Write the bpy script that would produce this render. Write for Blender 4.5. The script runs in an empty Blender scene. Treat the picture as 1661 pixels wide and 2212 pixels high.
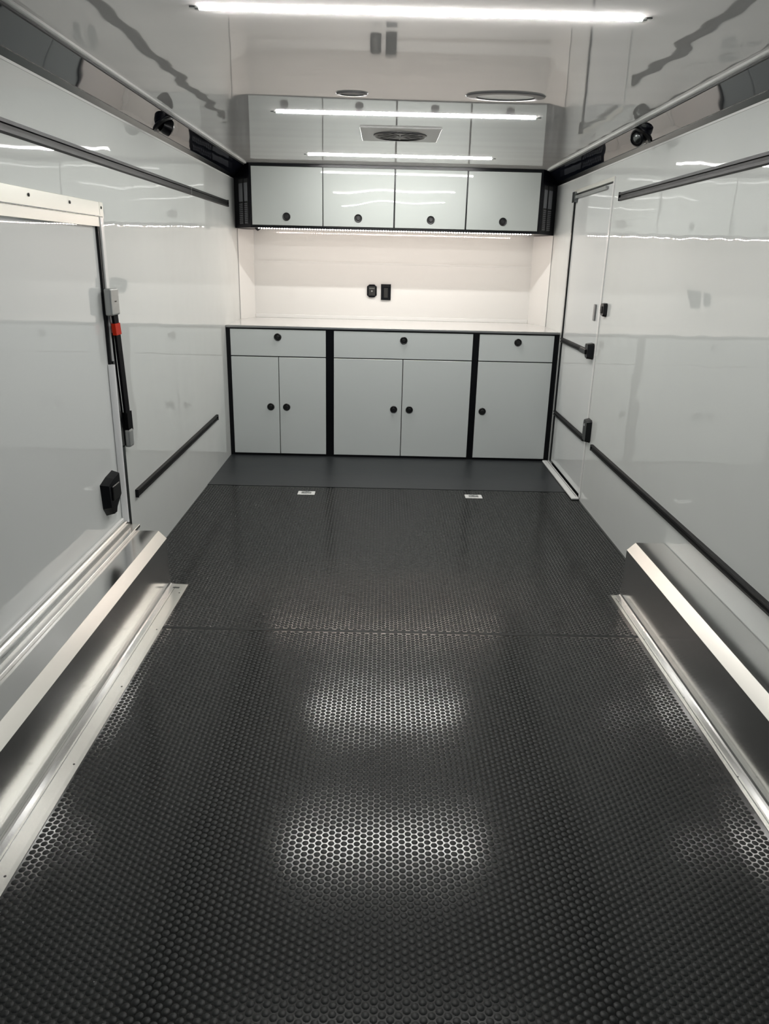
import bpy, bmesh, math, random
import numpy as np
from mathutils import Matrix, Vector

scn = bpy.context.scene
C = scn.collection
random.seed(7)

# ------------------------------------------------------------------ camera
F_PX, PITCH, YAW, ROLL, CX, CH = 1613.86, 18.754, 0.4058, 1.348, -0.0662, 1.361
def make_camera():
    a, b, c = [math.radians(v) for v in (PITCH, YAW, ROLL)]
    fw = Vector((math.sin(b)*math.cos(a), math.cos(b)*math.cos(a), -math.sin(a)))
    r = fw.cross(Vector((0, 0, 1))).normalized(); u = r.cross(fw)
    r2 = r*math.cos(c) + u*math.sin(c); u2 = -r*math.sin(c) + u*math.cos(c)
    cam = bpy.data.cameras.new('camera'); o = bpy.data.objects.new('camera', cam); C.objects.link(o)
    M = Matrix((r2, u2, -fw)).transposed().to_4x4(); M.translation = Vector((CX, 0, CH))
    o.matrix_world = M
    cam.sensor_fit = 'HORIZONTAL'; cam.sensor_width = 36; cam.lens = F_PX*36/1661
    cam.clip_start = 0.02
    scn.camera = o
make_camera()

# ------------------------------------------------------------------ world, exposure
w = bpy.data.worlds.new('world'); scn.world = w; w.use_nodes = True
bg = w.node_tree.nodes['Background']
bg.inputs[0].default_value = (0.55, 0.68, 0.85, 1); bg.inputs[1].default_value = 0.25
vs = scn.view_settings
vs.view_transform = 'Standard'; vs.look = 'None'; vs.gamma = 1; vs.use_curve_mapping = False
vs.exposure = 0.0
BAR_POWER = 195.0          # emission of the ceiling light bars
STRIP_POWER = 200.0        # emission of the strip diodes under the wall cabinet

# ------------------------------------------------------------------ dimensions
W = 1.141; YB = 6.0; YN = -1.3; HW = 1.870; HC = 1.95; XC = 1.026; YU = 5.497; YF = 5.2224

# ------------------------------------------------------------------ materials
def mat(name, col, rough=.5, metal=0, ior=1.5, spec=.5, emit=None, es=0, coat=0, bump=None, bump2=None, tint=None):
    m = bpy.data.materials.new(name); m.use_nodes = True
    nt = m.node_tree; N = nt.nodes; L = nt.links; b = N['Principled BSDF']
    b.inputs['Base Color'].default_value = (*col, 1)
    b.inputs['Roughness'].default_value = rough
    b.inputs['Metallic'].default_value = metal
    b.inputs['IOR'].default_value = ior
    b.inputs['Specular IOR Level'].default_value = spec
    b.inputs['Coat Weight'].default_value = coat
    b.inputs['Coat Roughness'].default_value = .03
    if emit:
        b.inputs['Emission Color'].default_value = (*emit, 1); b.inputs['Emission Strength'].default_value = es
    tc = N.new('ShaderNodeTexCoord')
    prev = None
    for bp in (bump, bump2):
        if not bp: continue
        scale, dist, detail = bp
        mp = N.new('ShaderNodeMapping'); mp.inputs['Scale'].default_value = scale
        L.new(tc.outputs['Object'], mp.inputs[0])
        nz = N.new('ShaderNodeTexNoise'); nz.inputs['Scale'].default_value = 1; nz.inputs['Detail'].default_value = detail
        L.new(mp.outputs[0], nz.inputs['Vector'])
        bm_ = N.new('ShaderNodeBump'); bm_.inputs['Strength'].default_value = 1; bm_.inputs['Distance'].default_value = dist
        L.new(nz.outputs['Fac'], bm_.inputs['Height'])
        if prev: L.new(prev.outputs[0], bm_.inputs['Normal'])
        prev = bm_
    if prev:
        L.new(prev.outputs[0], b.inputs['Normal'])
        if coat: L.new(prev.outputs[0], b.inputs['Coat Normal'])
    if tint:      # (scale, dark factor): slight mottling of the colour
        mp = N.new('ShaderNodeMapping'); mp.inputs['Scale'].default_value = tint[0]
        L.new(tc.outputs['Object'], mp.inputs[0])
        nz = N.new('ShaderNodeTexNoise'); nz.inputs['Scale'].default_value = 1; nz.inputs['Detail'].default_value = 4
        L.new(mp.outputs[0], nz.inputs['Vector'])
        mx = N.new('ShaderNodeMix'); mx.data_type = 'RGBA'
        mx.inputs['A'].default_value = (*[c*tint[1] for c in col], 1); mx.inputs['B'].default_value = (*col, 1)
        L.new(nz.outputs['Fac'], mx.inputs['Factor']); L.new(mx.outputs['Result'], b.inputs['Base Color'])
    return m

M = {}
M['wall'] = mat('gloss_white_wall', (.69, .71, .69), .014, bump=((1.2, 1.8, .9), .0045, 1), bump2=((3, 5, 5), .0013, 1))
M['back'] = mat('gloss_white_back', (.76, .755, .73), .04, bump=((1.2, 1.0, 1.2), .002, 1))
M['ceil'] = mat('gloss_white_ceiling', (.66, .65, .64), .03, bump=((.5, 3.4, 1), .0031, 1))
M['hatch'] = mat('gloss_white_hatch', (.69, .71, .70), .015, bump=((1, 1.6, 1.1), .0035, 1))
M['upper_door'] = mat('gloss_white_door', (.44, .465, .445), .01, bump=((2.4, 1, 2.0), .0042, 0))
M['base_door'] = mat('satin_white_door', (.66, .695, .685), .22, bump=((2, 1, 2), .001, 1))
M['edge'] = mat('door_edge', (.3, .31, .3), .3)
M['counter'] = mat('gloss_counter', (.74, .73, .71), .06)
M['black'] = mat('black_frame', (.003, .0033, .0045), .3, spec=.25)
M['cove'] = mat('gloss_black_cove', (.006, .007, .012), .03, ior=2.5, spec=.5, bump=((1, 3.5, 1), .0014, 1))
M['splay'] = mat('navy_black_panel', (.002, .002, .005), .35, spec=.12)
M['track'] = mat('black_anodised_track', (.010, .0105, .0105), .5, spec=.3)
M['track_groove'] = mat('track_groove', (.004, .004, .004), .6)
M['knob'] = mat('black_knob', (.006, .006, .006), .35)
M['alu'] = mat('brushed_aluminium', (.78, .78, .76), .2, 1, bump=((2, 2, 2), .004, 1), bump2=((200, 2, 200), .00005, 1))
M['alu_box'] = mat('sheet_aluminium', (.72, .72, .71), .16, 1, bump=((1.5, 2.2, 1.5), .003, 1), bump2=((3, 300, 3), .00002, 1))
M['alu_flange'] = mat('flange_aluminium', (.86, .85, .80), .26, 1, bump=((2, 4, 2), .0007, 1))
M['chrome'] = mat('polished_metal', (.9, .9, .9), .08, 1)
M['dark_metal'] = mat('dark_metal', (.16, .17, .17), .25, 1)
M['grey_metal'] = mat('grey_metal', (.36, .37, .36), .3, .5)
M['cream'] = mat('cream_aluminium', (.84, .83, .76), .28, .35)
M['white_trim'] = mat('white_trim', (.80, .80, .78), .2)
M['daylight_white'] = mat('daylight_sliver_white', (.92, .92, .92), .05)  # near-white colour imitating daylight along the hatch edge
M['rim'] = mat('dark_rim', (.10, .10, .10), .35)
M['edge_metal'] = mat('counter_edge_metal', (.42, .42, .41), .3, .8)
M['cover'] = mat('light_housing', (.5, .5, .48), .35, .6)
M['bar'] = mat('bar_diffuser', (.9, .9, .9), .5, emit=(1, .988, .96), es=BAR_POWER)
M['diode'] = mat('strip_diode', (.9, .9, .9), .5, emit=(1, .84, .76), es=STRIP_POWER)
M['strip_tape'] = mat('strip_tape', (.8, .78, .74), .5)
M['vent_frame'] = mat('vent_frame', (.27, .27, .265), .35)
M['vent_dark'] = mat('vent_dark', (.012, .012, .013), .4)
M['vent_light'] = mat('grey_slat_and_reflection', (.20, .205, .22), .3)  # grey of the slats, also used for the reflection coloured onto the grilles
M['ring_centre'] = mat('ring_centre', (.75, .78, .78), .15)
M['floor_base'] = mat('rubber_floor', (.0035, .004, .004), .155, spec=.7, bump=((2, 2, 2), .004, 2))
M['coin'] = mat('rubber_coin', (.0105, .0125, .0125), .5, spec=.38)
M['floor_front'] = mat('smooth_rubber_floor', (.022, .025, .027), .42, bump=((3, 3, 3), .003, 3))
M['strap'] = mat('black_webbing', (.002, .002, .003), .7, spec=.1)
M['red'] = mat('red_band', (.48, .022, .004), .6, spec=.15)
M['screw'] = mat('dark_screw', (.05, .05, .045), .4, .6)
M['socket'] = mat('socket_face', (.022, .022, .02), .35)
M['speck'] = mat('white_speck', (.7, .7, .7), .5)

# ------------------------------------------------------------------ helpers
def bx(bm, x0, x1, y0, y1, z0, z1, bev=0, seg=1):
    x0, x1 = sorted((x0, x1)); y0, y1 = sorted((y0, y1)); z0, z1 = sorted((z0, z1))
    v = [bm.verts.new(p) for p in ((x0,y0,z0),(x1,y0,z0),(x1,y1,z0),(x0,y1,z0),(x0,y0,z1),(x1,y0,z1),(x1,y1,z1),(x0,y1,z1))]
    fs = [bm.faces.new([v[i] for i in q]) for q in ((0,3,2,1),(4,5,6,7),(0,1,5,4),(1,2,6,5),(2,3,7,6),(3,0,4,7))]
    if bev:
        es = list({e for f in fs for e in f.edges})
        bmesh.ops.bevel(bm, geom=es, offset=bev, segments=seg, affect='EDGES', profile=.5)

def prism(bm, prof, a0, a1, axis='y'):
    """extrude a closed 2-D profile along an axis; axis y: (x,z); axis x: (y,z); axis z: (x,y)"""
    def P(p, a):
        return {'y': (p[0], a, p[1]), 'x': (a, p[0], p[1]), 'z': (p[0], p[1], a)}[axis]
    A = [bm.verts.new(P(p, a0)) for p in prof]; B = [bm.verts.new(P(p, a1)) for p in prof]
    n = len(prof)
    for i in range(n):
        j = (i+1) % n
        bm.faces.new((A[i], A[j], B[j], B[i]))
    bm.faces.new(A[::-1]); bm.faces.new(B)
    bmesh.ops.recalc_face_normals(bm, faces=bm.faces)

def lathe(bm, prof, n=28, mtx=None):
    """profile of (radius, height) revolved about z, then transformed"""
    rings = []
    for r, h in prof:
        if r < 1e-6: rings.append([bm.verts.new((0, 0, h))])
        else: rings.append([bm.verts.new((r*math.cos(2*math.pi*i/n), r*math.sin(2*math.pi*i/n), h)) for i in range(n)])
    new = [v for r in rings for v in r]
    for a, b in zip(rings, rings[1:]):
        for i in range(n):
            j = (i+1) % n
            if len(a) == 1 and len(b) == 1: continue
            if len(a) == 1: bm.faces.new((a[0], b[j], b[i]))
            elif len(b) == 1: bm.faces.new((a[i], a[j], b[0]))
            else: bm.faces.new((a[i], a[j], b[j], b[i]))
    if mtx is not None: bmesh.ops.transform(bm, matrix=mtx, verts=new)
    bmesh.ops.recalc_face_normals(bm, faces=bm.faces)

def obj(name, bm, m, parent=None, smooth=False, loc=None):
    me = bpy.data.meshes.new(name)
    if smooth:
        for f in bm.faces: f.smooth = True
    bm.to_mesh(me); bm.free()
    ms = m if isinstance(m, (list, tuple)) else [m]
    for q in ms: me.materials.append(M[q])
    o = bpy.data.objects.new(name, me); C.objects.link(o)
    if parent is not None:
        o.parent = parent
        o.matrix_parent_inverse = Matrix.Translation(-Vector(world_loc(parent)))
    if loc is not None: o.location = loc
    if smooth and hasattr(me, 'set_sharp_from_angle'): me.set_sharp_from_angle(angle=math.radians(35))
    return o

def world_loc(o):
    l = Vector(o.location)
    if o.parent is not None: l = Vector(world_loc(o.parent)) + Vector(o.location) + o.matrix_parent_inverse.translation
    return l

def B(name, m, parent, *boxes, bev=0):
    bm = bmesh.new()
    for b in boxes: bx(bm, *b, bev=bev)
    return obj(name, bm, m, parent)

def thing(name, label, cat, loc, group=None):
    o = bpy.data.objects.new(name, None); C.objects.link(o); o.empty_display_size = .05
    o.location = loc; tag(o, label, cat, group); return o
def tag(o, label=None, cat=None, group=None, kind=None):
    if label: o['label'] = label
    if cat: o['category'] = cat
    if group: o['group'] = group
    if kind: o['kind'] = kind
    return o
def struct(o, label, cat='structure'):
    o['kind'] = 'structure'; o['label'] = label; o['category'] = cat; return o

# ------------------------------------------------------------------ setting
floor = B('floor', 'floor_base', None, (-W-.05, W+.05, YN, YB+.05, -.03, 0))
struct(floor, 'black rubber coin-pattern floor covering running to the cabinets', 'floor')
B('front_sheet', 'floor_front', floor, (-W, W, 4.466, YF+.03, 0, .0022))
B('sheet_joint', 'coin', floor, (-.89, .94, 2.5655, 2.5745, 0, .0006), (-.89, .94, 2.576, 2.584, 0, .0006))
def coin_field(y0, y1, offs):
    a = .0182; R1, R0 = .0077, .0081; H = .00045; n = 10
    xs = np.arange(-W+.012, W-.010, a*.8660254)
    pts = []
    for i, x in enumerate(xs):
        ys = np.arange(y0+.011 + (a/2 if i % 2 else 0) + offs, y1-.009, a)
        if x < -.9+.02: ys = ys[(ys > 2.99)]
        if x > .94-.005: ys = ys[(ys > 2.96)]
        if x > 1.085: ys = ys[(ys < 4.29)]
        pts.append(np.stack([np.full_like(ys, x), ys], 1))
    P = np.concatenate(pts); K = len(P)
    t = np.arange(n)*2*math.pi/n
    ring0 = np.stack([R0*np.cos(t), R0*np.sin(t), np.zeros(n)], 1)
    ring1 = np.stack([R1*np.cos(t), R1*np.sin(t), np.full(n, H)], 1)
    tpl = np.concatenate([ring0, ring1])
    V = np.zeros((K, 2*n, 3), np.float32); V += tpl[None]
    V[:, :, 0] += P[:, None, 0]; V[:, :, 1] += P[:, None, 1]
    quads = np.array([[i, (i+1) % n, n+(i+1) % n, n+i] for i in range(n)]).ravel()
    cap = np.arange(n, 2*n)
    loops = np.concatenate([quads, cap])
    L = (loops[None] + (np.arange(K)*2*n)[:, None]).ravel().astype(np.int32)
    sizes = np.array([4]*n + [n]); starts1 = np.concatenate([[0], np.cumsum(sizes)[:-1]])
    S = (starts1[None] + (np.arange(K)*len(loops))[:, None]).ravel().astype(np.int32)
    me = bpy.data.meshes.new('coin_relief')
    me.vertices.add(K*2*n); me.vertices.foreach_set('co', V.ravel())
    me.loops.add(len(L)); me.loops.foreach_set('vertex_index', L)
    me.polygons.add(len(S)); me.polygons.foreach_set('loop_start', S)
    me.update(calc_edges=True)
    me.materials.append(M['coin'])
    o = bpy.data.objects.new('coin_relief', me); C.objects.link(o); o.parent = floor
    o['kind'] = 'stuff'
    return o
coin_field(.30, 2.571, .006)
coin_field(2.579, 4.464, 0)
bm = bmesh.new()
for x, y in ((-.801,1.313),(-.809,1.229),(-.608,1.094),(-.661,1.958),(.803,1.786),(.848,1.757),(.672,1.436),(-.739,1.314)):
    lathe(bm, ((0, .0007), (.0011, .0007), (.0008, .002), (0, .0022)), 6, Matrix.Translation((x, y, 0)))
tag(obj('floor_speck', bm, 'speck'), 'tiny white crumbs scattered on the black floor', 'debris', kind='stuff')

# ceiling
ceil = B('ceiling', 'ceil', None, (-XC-.012, XC+.012, YN, YB+.05, HC, HC+.04))
struct(ceil, 'mirror-glossy white ceiling panel', 'ceiling')

# walls
HY0, HY1, HZ0, HZ1 = .9, 3.0, .262, 1.49
wl = B('wall_left', 'wall', None,
       (-W-.05, -W, YN, YB+.05, HZ1, HW), (-W-.05, -W, HY1, YB+.05, 0, HZ1),
       (-W-.05, -W, YN, HY0, 0, HZ1), (-W-.05, -W, HY0, HY1, 0, HZ0))
struct(wl, 'glossy white left side wall', 'wall')
DY0, DY1, DZ = 4.312, 5.15, 1.775
wr = B('wall_right', 'wall', None,
       (W, W+.05, YN, YB+.05, DZ, HW), (W, W+.05, DY1, YB+.05, 0, DZ), (W, W+.05, YN, DY0, 0, DZ))
struct(wr, 'glossy white right side wall', 'wall')
wb = B('wall_back', 'back', None, (-W-.05, W+.05, YB, YB+.05, 0, HC))
struct(wb, 'glossy white splashback wall behind the counter', 'wall')
B('splash_panel', 'back', wb, (-W, W, YB-.006, YB, .905, 1.318))
B('splash_trim', 'white_trim', wb, (-W, W, YB-.009, YB, 1.318, 1.324))
B('upstand', 'white_trim', wb, (-1.06, 1.055, YB-.013, YB, .9055, .932), bev=.002)
for s, p, yw, xb in ((-1, wl, 5.78, 1.063), (1, wr, 5.71, 1.056)):
    bm = bmesh.new()
    prism(bm, [(s*W, yw), (s*(W-.003), yw), (s*(W-.003), yw+.012), (s*xb, YB-.012), (s*(xb-.004), YB), (s*W, YB)], .9056, 1.541, 'z')
    obj('corner_trim', bm, 'back', p)
    B('corner_joint', 'vent_frame', p, (s*(W-.0038), s*W, yw-.003, yw, .907, 1.541))

# coves
def cove(s, n):
    bm = bmesh.new()
    xc = XC - .002*s*-1
    prism(bm, [(s*W, HW), (s*xc, HC-.004), (s*xc, HC+.04), (s*(W+.05), HC+.04), (s*(W+.05), HW)], YN, 5.72)
    o = obj('trim_%d' % n, bm, 'cove')
    struct(o, 'polished black corner cove above the %s wall' % ('left' if s < 0 else 'right'), 'trim')
    bm = bmesh.new()
    prism(bm, [(s*(xc+.003), HC-.010), (s*(xc-.014), HC-.007), (s*(xc-.014), HC), (s*(xc+.003), HC)], YN, YU)
    obj('edge_bead', bm, 'white_trim', o)
    bm = bmesh.new()
    prism(bm, [(s*W, HW-.010), (s*(W-.004), HW-.010), (s*(W-.004), HW+.001), (s*W, HW+.001)], YN, 5.66)
    obj('wall_bead', bm, 'white_trim', o)
    bm = bmesh.new()
    prism(bm, [(s*(W-.001), HW+.001), (s*(W-.022), HW+.0155), (s*(W-.024), HW+.012), (s*(W-.003), HW-.003)], YN, 5.65)
    obj('lower_lip', bm, 'dark_metal', o)
    bm = bmesh.new()
    prism(bm, [(s*(xc+.006), HC-.016), (s*(xc-.001), HC-.016), (s*(xc-.001), HC-.009), (s*(xc+.006), HC-.009)], YN, 5.5)
    obj('upper_lip', bm, 'track', o)
    return o
cove(-1, 1); cove(1, 2)

# swivel fixtures on the coves
def cove_fixture(s, y):
    th = math.atan2(HC-HW, W-XC)
    mx, mz = 1.078, 1.914
    t = thing('swivel_fixture', 'round black swivel fixture on the cove above the %s wall' % ('left' if s < 0 else 'right'),
              'fixture', (s*mx, y, mz), 'round fixtures on the coves')
    nrm = Vector((-s*math.sin(th), 0, -math.cos(th)))
    rot = nrm.to_track_quat('Z', 'Y').to_matrix().to_4x4()
    T = Matrix.Translation((s*mx, y, mz)) @ rot
    bm = bmesh.new(); lathe(bm, ((0, 0), (.052, 0), (.052, .006), (.044, .012), (.036, .008), (.0, .008)), 32, T)
    obj('bezel', bm, 'knob', t, True)
    tilt = T @ Matrix.Translation((0, 0, .012)) @ Matrix.Rotation(math.radians(38), 4, 'Y') @ Matrix.Rotation(math.radians(-25), 4, 'X')
    bm = bmesh.new(); lathe(bm, ((0, -.012), (.030, -.012), (.035, .004), (.035, .028), (.028, .034), (.024, .028), (0, .028)), 28, tilt)
    obj('swivel_head', bm, 'black', t, True)
    bm = bmesh.new(); lathe(bm, ((0, .0285), (.02, .0285), (.012, .033), (0, .034)), 20, tilt)
    obj('lens', bm, 'dark_metal', t, True)
cove_fixture(-1, 3.745); cove_fixture(1, 3.725)

# ------------------------------------------------------------------ ceiling light bars
def light_bar(y, lab):
    t = thing('light_bar', lab, 'light', (0, y, HC), 'light bars on the ceiling')
    z = HC
    B('housing', 'cover', t, (-.556, .580, y-.005, y+.005, z-.002, z))
    bm = bmesh.new()
    prof = [(y+.0085*math.cos(math.pi+math.pi*k/8), z-.0005+.0068*math.sin(math.pi+math.pi*k/8)) for k in range(9)]
    prism(bm, prof, -.546, .570, 'x')
    obj('diffuser', bm, 'bar', t, True)
    for sx, xa in ((-1, -.546), (1, .570)):
        bm = bmesh.new(); bx(bm, xa, xa+sx*.012, y-.007, y+.007, z-.0075, z-.0005, bev=.002, seg=2)
        obj('end_cap', bm, 'grey_metal', t)
        B('mounting_tab', 'dark_metal', t, (xa+sx*.012, xa+sx*.025, y-.005, y+.005, z-.003, z))
light_bar(2.187, 'slim glowing light bar on the ceiling nearest the top of the photo')
light_bar(3.599, 'slim glowing ceiling light bar just in front of the square vent')
light_bar(4.996, 'slim glowing ceiling light bar between square vent and wall cabinet')

# ceiling vent
t = thing('ceiling_vent', 'square grey ceiling vent with a dark round opening between two light bars', 'vent', (0, 4.141, HC))
bm = bmesh.new(); VX, VY = -.003, 4.141
bx(bm, VX-.196, VX+.196, VY-.215, VY+.215, HC-.006, HC, bev=.003)
obj('vent_plate', bm, 'vent_frame', t)
bm = bmesh.new(); lathe(bm, ((0, 0), (.134, 0), (.134, .003), (.124, .008), (.117, .002), (0, .002)), 40,
                        Matrix.Translation((VX, VY+.01, HC-.006)) @ Matrix.Rotation(math.pi, 4, 'X'))
obj('round_rim', bm, 'vent_dark', t, True)
for k in range(6):
    a = math.pi*k/6
    bm = bmesh.new(); bx(bm, -.112, .112, -.004, .004, -.002, .0)
    bmesh.ops.transform(bm, matrix=Matrix.Translation((VX, VY+.01, HC-.0085)) @ Matrix.Rotation(a, 4, 'Z'), verts=bm.verts)
    obj('fan_blade', bm, 'vent_dark', t)
# flat ovals on the ceiling, raised rim around a coloured centre
def oval(name, label, x, y, rx, ry, mats):
    t = thing(name, label, 'ceiling fitting', (x, y, HC))
    S = Matrix.Translation((x, y, HC)) @ Matrix.Diagonal((rx, ry, 1, 1)) @ Matrix.Rotation(math.pi, 4, 'X')
    bm = bmesh.new(); lathe(bm, ((1, 0), (.97, .005), (.74, .006), (.70, .002), (.70, 0)), 48, S)
    obj('rim', bm, mats[0], t, True)
    bm = bmesh.new(); lathe(bm, ((0, .003), (.70, .003), (.70, .0)), 48, S)
    obj('cover', bm, mats[1], t, True)
oval('oval_ring', 'flat oval ring with pale centre flush on the ceiling near the wall cabinet', .376, 3.172, .152, .079, ('rim', 'ring_centre'))
oval('small_oval_disc', 'small dark grey oval disc flush on the ceiling left of the larger ring', -.204, 3.188, .061, .034, ('rim', 'rim'))

# ------------------------------------------------------------------ knobs
def knob(parent, x, y, z, r=.0255):
    T = Matrix.Translation((x, y, z)) @ Matrix.Rotation(math.pi/2, 4, 'X')
    bm = bmesh.new()
    lathe(bm, ((0, 0), (r, 0), (r, .004), (r*.88, .007), (r*.72, .006), (r*.66, .0035), (r*.55, .0035), (r*.50, .010), (r*.42, .012), (0, .012)), 28, T)
    return obj('knob', bm, 'knob', parent, True)

# ------------------------------------------------------------------ base cabinets
def base_cabinet(x0, x1, px0, px1, doors, dk, kx, label):
    """x0..x1 carcass, px0..px1 front field"""
    t = thing('base_cabinet', label, 'cabinet', ((x0+x1)/2, YF, 0), 'base cabinets under the counter')
    y0, y1 = YF, YB
    z1 = .893
    e = .0
    B('frame', 'black', t, (x0+e, px0, y0, y0+.03, 0.003, z1), (px1, x1-e, y0, y0+.03, 0.003, z1),
      (px0, px1, y0, y0+.03, 0.003, .016), (px0, px1, y0, y0+.03, .886, z1), (px0, px1, y0+.02, y0+.03, .016, .886))
    B('carcass', 'black', t, (x0+.002, x1-.002, y0+.03, y1-.01, .003, z1))
    bm = bmesh.new(); bx(bm, px0+.002, px1-.002, y0-.006, y0+.018, .706, .884, bev=.0015)
    d = obj('drawer', bm, 'base_door', t); knob(d, dk[0], y0-.006, dk[1])
    for (a, b), k in zip(doors, kx):
        bm = bmesh.new(); bx(bm, a, b, y0-.006, y0+.018, .018, .699, bev=.0015)
        d = obj('door', bm, 'base_door', t); knob(d, k, y0-.006, .354)
    return t
base_cabinet(-W, -.430, -1.113, -.457, ((-1.111, -.7875), (-.7825, -.459)), (-.787, .835), (-.846, -.735),
             'left white base cabinet with wide drawer above two narrow doors')
base_cabinet(-.430, .570, -.405, .550, ((-.403, .0715), (.0765, .548)), (.075, .831), (.018, .128),
             'widest middle white base cabinet with drawer above two doors')
base_cabinet(.570, W-.002, .592, 1.106, ((.594, 1.104),), (.857, .835), (.642,),
             'right white base cabinet with drawer above a single door')

# counter
t = thing('countertop', 'glossy white countertop with metal front edge across the base cabinets', 'countertop', (0, YF, .893))
bm = bmesh.new(); bx(bm, -W+.001, W-.001, YF+.004, YB-.006, .893, .9055); obj('top_surface', bm, 'counter', t)
bm = bmesh.new(); bx(bm, -W+.001, W-.001, YF-.010, YF+.004, .8935, .9085, bev=.003, seg=2); obj('metal_edge', bm, 'edge_metal', t)

# outlets on the back wall
def outlet(x, z, w_, h_, label, rnd):
    y = YB-.006
    t = thing('power_outlet', label, 'outlet', (x, y, z), None)
    bm = bmesh.new(); c = .35 if rnd else .04
    pr = [(x-w_/2, z-h_/2+c*w_*.6), (x-w_/2+c*w_*.7, z-h_/2), (x+w_/2-c*w_*.7, z-h_/2), (x+w_/2, z-h_/2+c*w_*.6),
          (x+w_/2, z+h_/2-c*w_*.6), (x+w_/2-c*w_*.7, z+h_/2), (x-w_/2+c*w_*.7, z+h_/2), (x-w_/2, z+h_/2-c*w_*.6)]
    A = [bm.verts.new((p[0], y, p[1])) for p in pr]; Bv = [bm.verts.new((p[0]*.94+x*.06, y-.016, p[1]*.96+z*.04)) for p in pr]
    for i in range(8): bm.faces.new((A[i], A[(i+1) % 8], Bv[(i+1) % 8], Bv[i]))
    bm.faces.new(Bv); bm.faces.new(A[::-1]); bmesh.ops.recalc_face_normals(bm, faces=bm.faces)
    obj('cover_plate', bm, 'black', t)
    return t, y-.016
t, y = outlet(-.161, 1.121, .077, .097, 'black rounded socket with a small bright dot, left of its pair', True)
B('socket_face', 'socket', t, (-.186, -.136, y-.003, y, 1.088, 1.154), bev=.001)
B('socket_lip', 'grey_metal', t, (-.181, -.141, y-.005, y-.003, 1.139, 1.142))
bm = bmesh.new(); lathe(bm, ((0, 0), (.006, 0), (.005, .002), (0, .002)), 12, Matrix.Translation((-.161, y-.003, 1.120)) @ Matrix.Rotation(math.pi/2, 4, 'X'))
obj('indicator', bm, 'cover', t)
t, y = outlet(-.053, 1.114, .077, .119, 'black rectangular outlet plate on the back wall, right of its pair', False)
B('socket_face', 'socket', t, (-.068, -.038, y-.003, y, 1.074, 1.145), bev=.001)
B('plate_lip', 'track', t, (-.083, -.023, y-.003, y, 1.157, 1.165), bev=.001)

# ------------------------------------------------------------------ wall cabinet
t = thing('wall_cabinet', 'black-framed wall cabinet with four glossy white doors under the ceiling', 'cabinet', (0, YU, 1.542))
WZ0, WZ1 = 1.542, HC-.001
B('carcass', 'black', t, (-.9936, .9925, YU+.024, YB-.002, WZ0+.006, WZ1))
B('frame', 'black', t, (-.9936, -.982, YU, YU+.024, WZ0, WZ1), (.978, .9925, YU, YU+.024, WZ0, WZ1),
  (-.982, .978, YU, YU+.024, WZ0, 1.558), (-.982, .978, YU, YU+.024, 1.931, WZ1))
B('underside', 'white_trim', t, (-.99, .99, YU+.02, YB-.007, WZ0+.002, WZ0+.006))
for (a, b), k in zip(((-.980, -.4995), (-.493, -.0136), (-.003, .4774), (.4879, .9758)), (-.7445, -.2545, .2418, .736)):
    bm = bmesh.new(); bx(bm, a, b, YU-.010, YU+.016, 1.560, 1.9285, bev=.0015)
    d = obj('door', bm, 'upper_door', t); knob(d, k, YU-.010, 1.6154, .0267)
# splayed black side panels with vents
def splay(s):
    P0 = Vector((-.9936 if s < 0 else .9925, YU)); P1 = Vector((s*(W-.001), 5.72))
    d = (P1-P0).normalized(); nrm = Vector((d.y, -d.x))*(1 if s > 0 else -1)   # toward room
    if nrm.y > 0: nrm = -nrm
    th = .012
    bm = bmesh.new()
    q = [P0, P1, P1-nrm*th, P0-nrm*th]
    prism(bm, [(p.x, p.y) for p in q], WZ0, HC+.0 if False else WZ1, 'z')
    p = obj('side_panel', bm, 'splay', t)
    Lg = (P1-P0).length
    def quad(name, u0, u1, z0, z1, h, m, par):
        bm = bmesh.new(); a = P0+d*u0; b = P0+d*u1
        q = [a, b, b+nrm*h, a+nrm*h]; prism(bm, [(v.x, v.y) for v in q], z0, z1, 'z'); return obj(name, bm, m, par)
    for u0, u1 in ((.028, .085), (.108, .175)):
        f = quad('vent_grille', u0, u1, 1.565, 1.855, .003, 'vent_dark', p)
    for u0, u1 in ((.032, .081), (.112, .171)):
        quad('plate_reflection', u0, u1, 1.712, 1.828, .006, 'vent_light', p)  # bright reflection on the upper grille, put in as a pale raised rectangle
        bm = bmesh.new()
        for k in range(11):
            z = 1.571+k*.0122
            for c in (0, 1):
                w0 = u0+.008+c*(u1-u0)*.5; w1 = w0+(u1-u0)*.34
                a = P0+d*w0; b = P0+d*w1
                q = [a+nrm*.003, b+nrm*.003, b+nrm*.007, a+nrm*.007]
                prism(bm, [(v.x, v.y) for v in q], z, z+.005, 'z')
        o = obj('vent_slat', bm, 'vent_light', p); o['kind'] = 'stuff'
    # filler between the panel and the rear
    bm = bmesh.new(); prism(bm, [(P0.x, P0.y+.012), (P1.x, P1.y+.012), (P1.x, YB-.01), (P0.x, YB-.01)], WZ0+.003, WZ1, 'z')
    obj('side_filler', bm, 'black', t)
splay(-1); splay(1)

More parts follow.
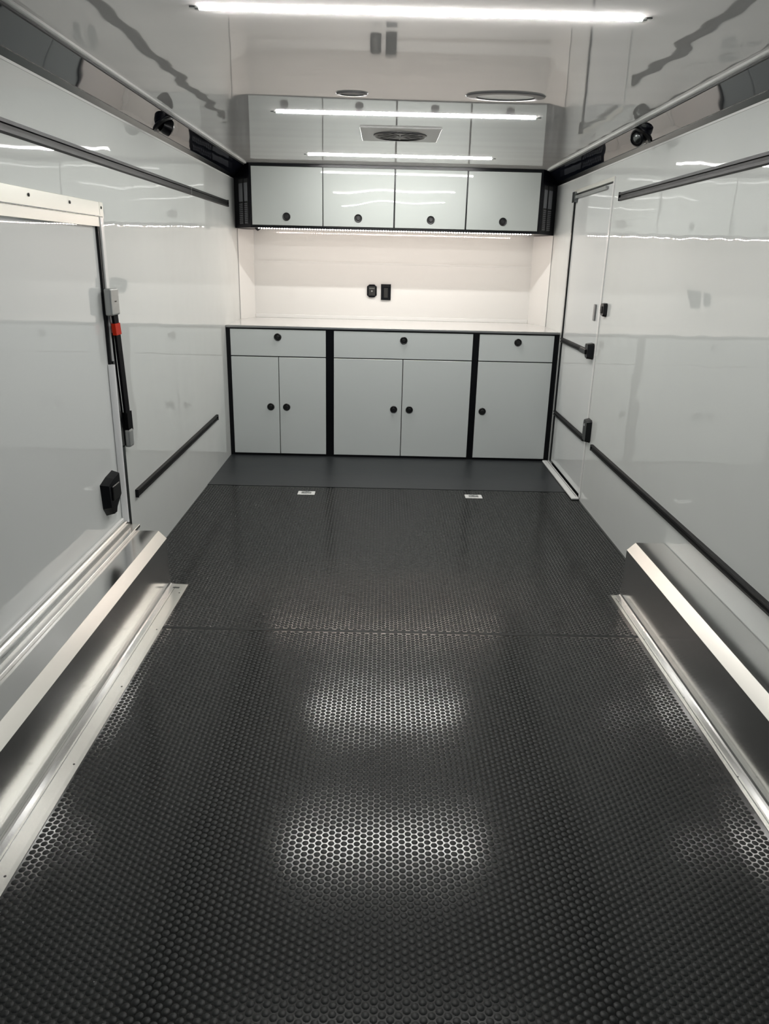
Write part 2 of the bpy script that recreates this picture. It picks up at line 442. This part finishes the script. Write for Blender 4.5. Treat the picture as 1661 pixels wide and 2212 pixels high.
# LED strip under the cabinet
t = thing('light_strip', 'glowing dotted warm light strip along the underside of the wall cabinet', 'light', (0, 5.54, WZ0))
B('tape', 'strip_tape', t, (-.95, .95, 5.534, 5.546, WZ0-.001, WZ0+.002))
bm = bmesh.new()
for k in range(108):
    x = -.943+k*(1.886/107); bx(bm, x-.003, x+.003, 5.5375, 5.5425, WZ0-.0045, WZ0-.001)
o = obj('diode', bm, 'diode', t); o['kind'] = 'stuff'
t = thing('strip_sensor', 'small black button switch hanging under the left end of the wall cabinet', 'switch', (-.965, 5.62, WZ0))
bm = bmesh.new(); lathe(bm, ((0, 0), (.020, 0), (.020, .006), (.011, .016), (0, .017)), 20, Matrix.Translation((-.965, 5.62, WZ0+.002)) @ Matrix.Rotation(math.pi, 4, 'X'))
obj('body', bm, 'black', t, True)
bm = bmesh.new(); lathe(bm, ((0, 0), (.006, 0), (.005, .003), (0, .004)), 12, Matrix.Translation((-.965, 5.62, WZ0-.015)) @ Matrix.Rotation(math.pi, 4, 'X'))
obj('button', bm, 'track', t, True)

# ------------------------------------------------------------------ tie-down tracks
def track(s, y0, y1, z, label, h=.042, par=None, x=None, group='black tie-down tracks'):
    X = W if x is None else x
    if par is None: t = thing('tie_down_track', label, 'rail', (s*X, y0, z), group)
    else: t = par
    d = .013
    prof = [(0, -h/2), (d, -h/2+.004), (d, -h*.16), (d*.35, -h*.12), (d*.35, h*.12), (d, h*.16), (d, h/2-.004), (0, h/2)]
    bm = bmesh.new(); prism(bm, [(s*(X-a), z+b) for a, b in prof], y0, y1)
    o = obj('rail_profile' if par is None else 'door_rail', bm, 'track', t)
    bm = bmesh.new(); bx(bm, s*(X-d*.36), s*(X-d*.45), y0+.004, y1-.004, z-h*.11, z+h*.11)
    obj('groove', bm, 'track_groove', t if par is None else o)
    if par is None:
        for yy in (y0, y1):
            e = .004 if yy == y0 else -.004
            bm = bmesh.new(); bx(bm, s*X, s*(X-.0145), yy, yy-e*1.2, z-h/2, z+h/2, bev=.001)
            obj('end_cap', bm, 'black', t)
    return t
t = track(-1, .6, 5.44, 1.688, 'long black track high on the left wall above the hatch')
B('joint', 'grey_metal', t, (-W+.0135, -W+.012, 4.42, 4.424, 1.668, 1.708))
track(-1, 3.14, 4.80, .357, 'short black track low on the left wall beyond the hatch', .036)
track(1, .6, 4.155, 1.688, 'long black track high on the right wall in front of the side door')
track(1, .6, 4.150, .366, 'long black track low on the right wall above the wheel box', .036)

# ------------------------------------------------------------------ right side door
d2 = B('door_2', 'hatch', None, (W+.002, W+.04, DY0+.008, DY1-.008, .03, DZ-.008))
struct(d2, 'white entry door in the right wall beside the cabinets', 'door')
B('gasket', 'black', d2, (W+.012, W+.045, DY0, DY1, .0, DZ))
B('hinge_frame', 'grey_metal', d2, (W-.006, W+.004, DY1-.002, DY1+.022, .02, DZ+.004))
B('hinge_line', 'black', d2, (W-.0075, W-.0015, DY1-.012, DY1-.002, .03, DZ))
B('latch_frame', 'white_trim', d2, (W-.006, W, DY0-.022, DY0-.001, .02, DZ+.02))
B('latch_gap', 'dark_metal', d2, (W-.0035, W+.004, DY0-.001, DY0+.006, .03, 1.70))
B('header', 'cream', d2, (W-.008, W, DY0-.02, DY1+.02, DZ, DZ+.022))
B('closer', 'dark_metal', d2, (W-.020, W, DY1-.055, DY1+.012, DZ-.052, DZ+.010))
B('header_rail', 'grey_metal', d2, (W-.014, W-.002, 4.42, DY1-.055, DZ-.030, DZ-.014))
track(1, DY0+.075, DY1-.004, .866, '', .034, d2)
track(1, DY0+.040, DY1-.004, .371, '', .036, d2)
def latch(parent, y0, y1, z0, z1, name, dep=.035):
    bm = bmesh.new()
    prof = [(y0, z1-.01), (y0+.01, z1), (y1-.01, z1), (y1, z1-.012), (y1, z0+.03), (y1-.02, z0+.006), (y0+.01, z0), (y0, z0+.012)]
    A = [bm.verts.new((W, a, b)) for a, b in prof]
    cy, cz = (y0+y1)/2, (z0+z1)/2
    Bv = [bm.verts.new((W-dep, cy+(a-cy)*.82, cz+(b-cz)*.90)) for a, b in prof]
    n = len(prof)
    for i in range(n): bm.faces.new((A[i], A[(i+1) % n], Bv[(i+1) % n], Bv[i]))
    bm.faces.new(Bv); bm.faces.new(A[::-1]); bmesh.ops.recalc_face_normals(bm, faces=bm.faces)
    return obj(name, bm, 'knob', parent)
h = latch(d2, 4.345, 4.42, .835, .925, 'handle', .036)
B('handle_grip', 'black', h, (W-.046, W-.030, 4.37, 4.50, .862, .890), bev=.004)
t = thing('door_catch', 'black upright catch on the right wall at the lower door edge', 'latch', (W, 4.24, .44))
latch(t, 4.215, 4.300, .375, .508, 'body', .030)
bm = bmesh.new(); lathe(bm, ((0, 0), (.007, 0), (.006, .004), (0, .005)), 12, Matrix.Translation((W-.030, 4.262, .475)) @ Matrix.Rotation(-math.pi/2, 4, 'Y'))
obj('bolt', bm, 'chrome', t)
t = thing('door_switch', 'small black rounded switch on the right wall beside the entry door', 'switch', (W, 4.215, 1.12))
latch(t, 4.172, 4.250, 1.085, 1.157, 'switch_body', .020)
B('rocker', 'track', t, (W-.024, W-.0198, 4.195, 4.225, 1.103, 1.140), bev=.001)
bm = bmesh.new(); bx(bm, W-.008, W, 4.395, 4.425, 1.048, 1.140, bev=.003, seg=2)
obj('finger_plate', bm, 'vent_frame', d2)
th = thing('threshold', 'pale metal threshold strip on the floor below the entry door', 'threshold', (1.12, 4.74, 0))
bm = bmesh.new(); bx(bm, 1.092, W-.001, 4.305, 5.195, .0022, .016, bev=.006, seg=3); obj('sill_strip', bm, 'white_trim', th)
B('sill_groove', 'dark_metal', th, (1.124, 1.127, 4.33, 5.19, .0158, .0168))

# ------------------------------------------------------------------ left hatch
d1 = B('door_1', 'hatch', None, (-W-.032, -W-.008, HY0, HY1-.022, HZ0+.004, HZ1-.005))
struct(d1, 'large white hatch in the left wall above the wheel box', 'door')
B('header_flange', 'cream', d1, (-W, -W+.006, HY0-.05, 3.002, HZ1-.004, 1.536), bev=.001)
B('header_corner', 'cream', d1, (-W, -W+.007, 3.002, 3.040, HZ1-.012, 1.536), bev=.001)
B('header_gap', 'dark_metal', d1, (-W-.003, -W+.0072, HY0-.05, 3.03, HZ1-.0065, HZ1-.0035))
B('header_reveal', 'cream', d1, (-W-.010, -W+.004, HY0-.05, 2.995, HZ1-.040, HZ1-.0065))
for y in (1.20, 1.51, 1.81, 2.115, 2.417, 2.725, 3.018):
    bm = bmesh.new(); lathe(bm, ((0, 0), (.0055, 0), (.005, .002), (.0025, .003), (0, .0022)), 12, Matrix.Translation((-W+.0068, y, 1.517)) @ Matrix.Rotation(math.pi/2, 4, 'Y'))
    obj('screw', bm, 'screw', d1)
B('jamb_gasket', 'black', d1, (-W-.03, -W+.002, 2.978, 2.996, HZ0+.6, HZ1-.040))
B('jamb', 'white_trim', d1, (-W-.02, -W+.008, 2.998, 3.030, .95, HZ1-.006), bev=.002)
bm = bmesh.new(); prism(bm, [(-W-.006+.024*math.cos(a), 2.980+.011*math.sin(a)) for a in [math.radians(-90+180*k/10) for k in range(11)]], HZ0+.02, .94, 'z'); obj('jamb_daylight', bm, 'daylight_white', d1, True)  # daylight leaking at the hatch edge, put in as a white half-round
B('jamb_side', 'dark_metal', d1, (-W, -W+.010, 3.000, 3.036, HZ0-.02, .60), bev=.002)
B('jamb_inner', 'dark_metal', d1, (-W, -W+.004, 3.000, 3.02, .60, .95))
B('sill', 'alu', d1, (-W, -W+.052, HY0-.05, 3.01, .2475, .262), bev=.002)
B('sill_rail', 'alu', d1, (-W-.008, -W+.014, HY0-.05, 3.00, .262, .290), bev=.004)
B('sill_groove', 'dark_metal', d1, (-W+.014, -W+.022, HY0-.05, 3.00, .262, .265))
B('sill_bead', 'white_trim', d1, (-W-.008, -W+.004, HY0-.05, 2.96, .290, .306), bev=.003)
bm = bmesh.new()
X0 = -W-.008
prof = [(2.765, .505), (2.83, .520), (2.905, .528), (2.910, .43), (2.845, .388), (2.835, .368), (2.805, .368), (2.775, .405)]
A = [bm.verts.new((X0, a, b)) for a, b in prof]; Bv = [bm.verts.new((X0+.032, 2.845+(a-2.845)*.88, .45+(b-.45)*.9)) for a, b in prof]
for i in range(8): bm.faces.new((A[i], A[(i+1) % 8], Bv[(i+1) % 8], Bv[i]))
bm.faces.new(Bv); bm.faces.new(A[::-1]); bmesh.ops.recalc_face_normals(bm, faces=bm.faces)
la = obj('latch', bm, 'black', d1)
B('latch_lever', 'knob', la, (X0+.032, X0+.038, 2.80, 2.88, .43, .49), bev=.003)

# strap with metal end brackets
t = thing('hatch_strap', 'black webbing strap with red band between grey brackets at the hatch edge', 'strap', (-W, 3.03, .6))
bm = bmesh.new(); bx(bm, -W+.008, -W+.036, 2.955, 3.045, 1.128, 1.228, bev=.006, seg=2); obj('upper_bracket', bm, 'grey_metal', t)
B('rivet', 'screw', t, (-W+.036, -W+.038, 2.992, 3.008, 1.178, 1.182))
bm = bmesh.new(); bx(bm, -W+.008, -W+.034, 3.035, 3.085, .59, .665, bev=.008, seg=2); obj('lower_bracket', bm, 'grey_metal', t)
bm = bmesh.new(); bx(bm, -W+.01, -W+.024, 3.045, 3.075, .665, .70, bev=.003); obj('buckle', bm, 'chrome', t)
def ribbon(pts, hw, tk, name, m):
    bm = bmesh.new(); rows = []
    for x, y, z in pts:
        rows.append([bm.verts.new(p) for p in ((x, y-hw, z), (x+tk, y-hw, z), (x+tk, y+hw, z), (x, y+hw, z))])
    for a, b in zip(rows, rows[1:]):
        for i in range(4): bm.faces.new((a[i], a[(i+1) % 4], b[(i+1) % 4], b[i]))
    bm.faces.new(rows[0]); bm.faces.new(rows[-1][::-1]); bmesh.ops.recalc_face_normals(bm, faces=bm.faces)
    return obj(name, bm, m, t)
ribbon([(-W+.018, 3.012, 1.132), (-W+.020, 3.018, 1.05), (-W+.020, 3.035, .88), (-W+.018, 3.052, .75), (-W+.014, 3.062, .665)], .024, .010, 'webbing', 'strap')
ribbon([(-W+.010, 3.004, 1.06), (-W+.010, 3.012, .9), (-W+.010, 3.030, .72), (-W+.010, 3.036, .60)], .006, .004, 'inner_webbing', 'strap')
ribbon([(-W+.016, 3.015, 1.096), (-W+.018, 3.018, 1.052)], .029, .015, 'red_band', 'red')
ribbon([(-W+.010, 3.064, .735), (-W+.010, 3.067, .655)], .028, .020, 'strap_boot', 'strap')

# ------------------------------------------------------------------ wheel boxes
def wheel_box(s, xs, xc, xf, ye, label):
    t = thing('wheel_box', label, 'wheel box', (s*W, ye, 0), 'aluminium wheel boxes')
    bm = bmesh.new(); y0 = -.6; zt, zs = .247, .214
    def strip(name, pts, m, smooth=False, ny=24):
        bm = bmesh.new()
        ys = [y0+(ye-y0)*k/ny for k in range(ny+1)]
        rows = [[bm.verts.new((s*x, y, z)) for x, z in pts] for y in ys]
        for a, b in zip(rows, rows[1:]):
            for i in range(len(pts)-1): bm.faces.new((a[i], a[i+1], b[i+1], b[i]))
        bmesh.ops.recalc_face_normals(bm, faces=bm.faces)
        o = obj(name, bm, m, t, smooth)
        md = o.modifiers.new('thick', 'SOLIDIFY'); md.thickness = .0016; md.offset = 0
        return o
    strip('side_sheet', [(xs, zs), (xs-.0012, .016), (xs-.004, .009), (xs-.009, .005), (xs-.024, .0032)], 'alu_box')
    strip('chamfer', [(xs, zs), (xc, zt)], 'alu_flange')
    strip('top_sheet', [(xc, zt), (W-.004, zt)], 'alu_box')
    strip('floor_flange', [(xs-.024, .0032), (xf+.012, .0022), (xf, .0012)], 'alu_flange')
    B('flange_line', 'dark_metal', t, (s*(xs-.030), s*(xs-.0315), y0, ye-.03, .0028, .0045))
    # closed end
    bm = bmesh.new(); P = [(xs-.004, 0.001), (xs, .03), (xs, zs), (xc, zt), (W-.004, zt), (W-.004, .001)]
    bm.faces.new([bm.verts.new((s*x, ye, z)) for x, z in P])
    o = obj('end_sheet', bm, 'alu_box', t); md = o.modifiers.new('thick', 'SOLIDIFY'); md.thickness = .0016
    for yy in (1.35, 1.75, 2.15, 2.55, 2.88):
        bm = bmesh.new(); lathe(bm, ((0, 0), (.0035, 0), (.003, .0012), (0, .0015)), 10, Matrix.Translation((s*(xf+.016), yy, .0024)))
        obj('rivet', bm, 'screw', t)
    return t
t = wheel_box(-1, .968, 1.000, .889, 2.968, 'folded aluminium wheel box below the hatch along the left wall')
B('corner_tab', 'dark_metal', t, (-.955, -.918, 2.925, 2.937, .003, .0042))
wheel_box(1, .985, 1.018, .942, 2.945, 'folded aluminium wheel box below the low track along the right wall')

# ------------------------------------------------------------------ floor rings
for x, lab in ((-.512, 'small silver recessed tie-down plate in the floor, left one'), (.503, 'small silver recessed tie-down plate in the floor, right one')):
    y = 4.33; t = thing('floor_anchor', lab, 'floor anchor', (x, y, 0), 'recessed floor anchors')
    bm = bmesh.new(); bx(bm, x-.052, x+.052, y-.034, y+.034, 0, .004, bev=.002); obj('plate', bm, 'white_trim', t)
    bm = bmesh.new(); bx(bm, x-.030, x+.030, y-.018, y+.018, .0038, .0046); obj('recess', bm, 'grey_metal', t)
    bm = bmesh.new()
    R, r, n, k = .015, .0035, 20, 6
    ring = [[bm.verts.new((x+(R+r*math.cos(b))*math.cos(a)*1.35, y+(R+r*math.cos(b))*math.sin(a)*.8, .008+r*math.sin(b))) for b in [2*math.pi*j/k for j in range(k)]] for a in [2*math.pi*i/n for i in range(n)]]
    for i in range(n):
        for j in range(k): bm.faces.new((ring[i][j], ring[(i+1) % n][j], ring[(i+1) % n][(j+1) % k], ring[i][(j+1) % k]))
    bmesh.ops.recalc_face_normals(bm, faces=bm.faces)
    obj('ring', bm, 'chrome', t, True)
